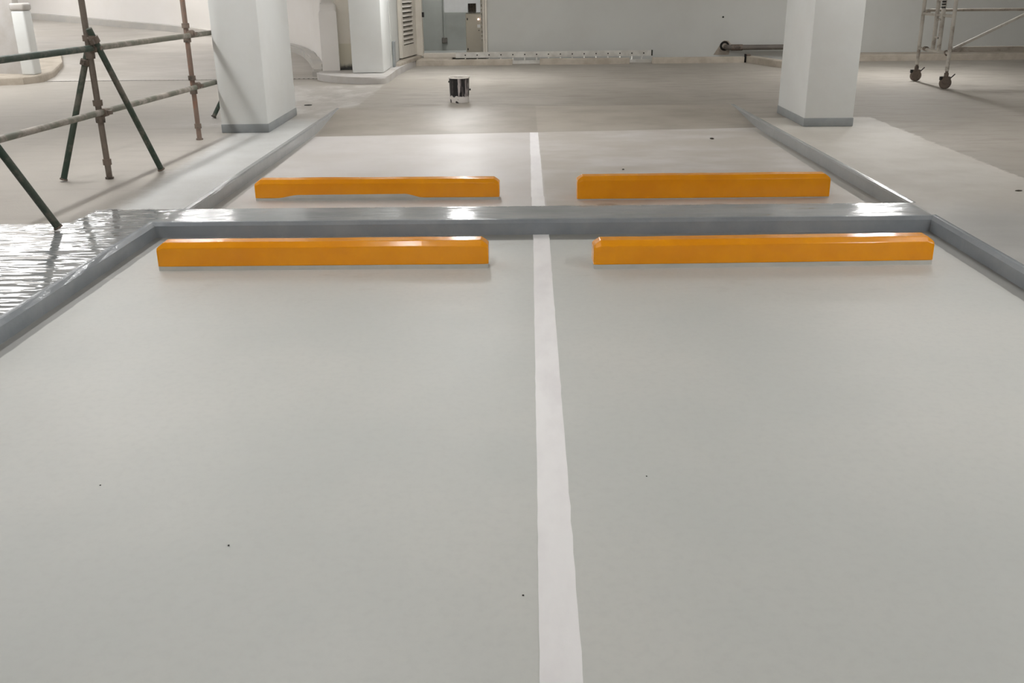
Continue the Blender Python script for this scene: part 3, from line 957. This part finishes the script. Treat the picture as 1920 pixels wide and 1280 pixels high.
# ------------------------------------------------------------------ mobile tower
def tower():
    t = thing('mobile_tower', (5.9, 14.27, Z), 'grey tubular mobile scaffold tower on braked casters by the wall', 'scaffold tower')
    O = Vector((5.9, 14.27, Z))
    P = lambda x, y, z: Vector((x, y, z)) - O
    r = 0.026
    yF, yB = 13.74, 14.80
    for x0 in (5.90, 7.75):
        for y in (yF, yB):
            mesh('post', ntube(P(x0, y, 0.34), P(x0 - 0.02, y, 2.0), r), M['rawtube'], t, smooth=True)
            # caster
            st_ = mesh('caster_stem', ntube(P(x0 + 0.005, y, 0.255), P(x0, y, 0.36), 0.02, seg=10), M['caster'], t, smooth=True)
            mesh('caster_collar', ntube(P(x0, y, 0.26), P(x0, y, 0.315), 0.03, seg=10), M['caster'], st_, smooth=True)
            bm = bmesh.new()
            for s in (-1, 1):
                a = [bm.verts.new(P(x0 + dx, y + s * 0.032, z)) for dx, z in ((-0.055, 0.262), (0.05, 0.262), (0.06, 0.2), (0.018, 0.165), (-0.018, 0.165), (-0.06, 0.2))]
                f = bm.faces.new(a)
                g = bmesh.ops.extrude_face_region(bm, geom=[f])
                bmesh.ops.translate(bm, verts=[v for v in g['geom'] if isinstance(v, bmesh.types.BMVert)], vec=(0, s * 0.006, 0))
            box(bm, -0.055 + x0 - O.x, 0.05 + x0 - O.x, y - O.y - 0.036, y - O.y + 0.036, 0.258 - Z, 0.268 - Z)
            mesh('caster_fork', bm, M['caster'], st_)
            bm = lathe(bmesh.new(), [(0.0, -0.026), (0.05, -0.026), (0.07, -0.026), (0.08, -0.018), (0.08, 0.018), (0.07, 0.026), (0.05, 0.026), (0.0, 0.026)], 24)
            bmesh.ops.rotate(bm, verts=bm.verts, cent=(0, 0, 0), matrix=Matrix.Rotation(math.radians(90), 3, 'X'))
            bmesh.ops.translate(bm, verts=bm.verts, vec=P(x0, y, 0.181))
            wh = mesh('wheel', bm, M['caster'], st_, smooth=True)
            mesh('axle', ntube(P(x0, y - 0.042, 0.178), P(x0, y + 0.042, 0.178), 0.014, seg=10), M['darkrust'], wh)
            mesh('brake_lever', ntube(P(x0 + 0.04, y, 0.22), P(x0 + 0.115, y - 0.01, 0.30), 0.008, seg=8), M['black'], st_)
            mesh('brake_shoe', nbox(x0 - O.x - 0.085, x0 - O.x - 0.045, y - O.y - 0.02, y - O.y + 0.02, 0.22 - Z, 0.268 - Z, 0.006), M['black'], st_)
        for z in (0.575, 1.055, 1.9):
            mesh('end_rail', ntube(P(x0 - 0.005, yF, z), P(x0 - 0.005, yB, z), 0.021), M['rawtube'], t, smooth=True)
        for y in (14.10, 14.30):
            mesh('ladder_upright', ntube(P(x0 - 0.005, y, 0.575), P(x0 - 0.02, y, 1.9), 0.029), M['rawtube'], t, smooth=True)
        for z in (0.755, 1.0, 1.245, 1.49, 1.735):
            mesh('ladder_rung', ntube(P(x0 - 0.008, 14.10, z), P(x0 - 0.008, 14.30, z), 0.014, seg=10), M['rawtube'], t, smooth=True)
    mesh('deck_bearer', nbox(0.03, 1.83, 13.80 - O.y, 13.86 - O.y, 0.585 - Z, 0.655 - Z, 0.008), M['towerdark'], t)
    mesh('long_brace', ntube(P(5.90, 14.66, 1.105), P(7.75, 13.85, 1.13), 0.02), M['towerdark'], t, smooth=True)
    mesh('brace_hook', nbox(-0.025, 0.03, 14.63 - O.y, 14.69 - O.y, 1.07 - Z, 1.115 - Z, 0.008), M['towerdark'], t)
    mesh('diagonal_brace', ntube(P(5.95, 13.8, 0.62), P(7.72, 13.8, 1.48), 0.021), M['rawtube'], t, smooth=True)
    mesh('brace_lock', ntube(P(5.90, 14.6, 0.58), P(5.90, 14.52, 0.58), 0.034, seg=10), M['darkrust'], t)
    mesh('pin_socket', ntube(P(5.90, 13.86, 0.585), P(5.90, 13.81, 0.56), 0.03, seg=10), M['darkrust'], t)
    for z in (1.0, 0.755):
        mesh('rung_bolt', ntube(P(5.862, 14.10, z), P(5.87, 14.10, z), 0.013, seg=8), M['black'], t)
    for k, z in enumerate((1.15, 1.19, 1.225)):
        mesh('black_stripe', ntube(P(5.885, 14.10, z), P(5.884, 14.10, z + 0.022), 0.0305, seg=14), M['black'], t)
tower()

# ------------------------------------------------------------------ paint tin and small bits
t = thing('paint_tin', (-0.775, 12.78, Z), 'paint splashed tin with black and white drips standing on bare concrete', 'tin')
mesh('can_wall', lathe(bmesh.new(), [(0.0, 0.0), (0.118, 0.0), (0.122, 0.004), (0.131, 0.31), (0.134, 0.318), (0.127, 0.318), (0.118, 0.012), (0.0, 0.012)], 40), M['can'], t, smooth=True)
mesh('rim', lathe(bmesh.new(), [(0.126, 0.306), (0.136, 0.306), (0.138, 0.316), (0.134, 0.326), (0.127, 0.325), (0.125, 0.315), (0.126, 0.306)], 40), M['canrim'], t, smooth=True)
mesh('paint_fill', lathe(bmesh.new(), [(0.126, 0.285), (0.0, 0.285)], 40), M['canrim'], t)
mesh('handle_lug', ntube((0.128, 0, 0.16), (0.146, 0, 0.16), 0.012, seg=10), M['black'], t)
mesh('handle_lug', ntube((-0.128, 0, 0.26), (-0.14, 0, 0.26), 0.012, seg=10), M['black'], t)

tag(mesh('floor_drain', lathe(bmesh.new(), [(0.0, 0.0), (0.05, 0.0), (0.05, 0.004), (0.0, 0.006)], 20, (-2.72, 12.62, Z)), M['hole']), 'small dark round floor drain behind the white column', 'drain')

def bit(name, x, y, z, s, mat, label, cat, group=None):
    bm = bmesh.new()
    bmesh.ops.create_icosphere(bm, subdivisions=1, radius=1)
    for v in bm.verts:
        v.co *= random.uniform(0.7, 1.15)
    bmesh.ops.transform(bm, matrix=Matrix.Diagonal((s[0], s[1], s[2], 1)), verts=bm.verts)
    lo = min(v.co.z for v in bm.verts)
    return tag(mesh(name, bm, M[mat], loc=(x, y, z - lo)), label, cat, group)
for x, y in ((-0.9, 2.52), (0.43, 2.94), (-1.45, 2.9), (0.0, 2.26)):
    bit('grit_grain', x, y, 0.0, (0.0035, 0.0035, 0.002), 'hole', 'tiny dark grain of grit on the front bay floor', 'grit', 'grit on the front bay floor')
bit('dry_scrap', 2.02, 10.2, 0.0, (0.03, 0.016, 0.01), 'leaf', 'small dark curled scrap on the rear bay floor beyond the wheel stop', 'scrap')
bit('dry_scrap', 0.92, 8.55, 0.0, (0.014, 0.01, 0.006), 'leaf', 'tiny dark fleck on the rear bay floor beside the white line', 'scrap')
bit('dry_scrap', 3.68, 7.05, Z, (0.035, 0.012, 0.005), 'leaf', 'small dark crumb on the painted strip beside the front kerb corner', 'scrap')

# ------------------------------------------------------------------ ceiling lamps
for i, (x, y, z, lx, ly, wt) in enumerate(LAMPS):
    t = thing('unseen_lamp', (x, y, z), 'unseen panel lamp over the ramp mouth, widened for the floor glow' if min(lx, ly) > 0.3 else 'unseen white batten lamp placed under the garage ceiling', 'lamp', 'panel lamps widened for the floor glow' if min(lx, ly) > 0.3 else 'ceiling batten lamps')
    hx, hy = (lx / 2 + 0.02, 0.035) if lx > ly else (0.035, ly / 2 + 0.02)
    mesh('housing', nbox(-hx, hx, -hy, hy, 0.05, 0.1, 0.01), M['white'], t)
    ends = ((-lx / 2, 0, 0.03), (lx / 2, 0, 0.03)) if lx > ly else ((0, -ly / 2, 0.03), (0, ly / 2, 0.03))
    ar = 2 * math.pi * 0.016 * max(lx, ly)
    mesh('glow_tube', ntube(ends[0], ends[1], 0.016, seg=10), m_emit('lamp_tube_glow', LIGHT_COL, (0.8 if min(lx, ly) < 0.3 else 0.1) * wt / (math.pi * ar)), t)
    top = 5.0 if y > 17.6 else HC
    for s in (-0.4, 0.4):
        mesh('hanger_rod', ntube((s * lx * 0.9 if lx > ly else 0, s * ly * 0.9 if ly > lx else 0, 0.1), (s * lx * 0.9 if lx > ly else 0, s * ly * 0.9 if ly > lx else 0, top - z), 0.005, seg=6), M['white'], t)
    ld = bpy.data.lights.new('lamp_light', 'AREA')
    ld.shape = 'RECTANGLE'
    ld.size, ld.size_y = lx, ly
    ld.energy = (0.6 if min(lx, ly) < 0.3 else 1.3) * wt
    ld.color = LIGHT_COL
    lo = bpy.data.objects.new('lamp_light', ld)
    C.objects.link(lo)
    lo.parent = t
    lo.location = (0, 0, 0.01)
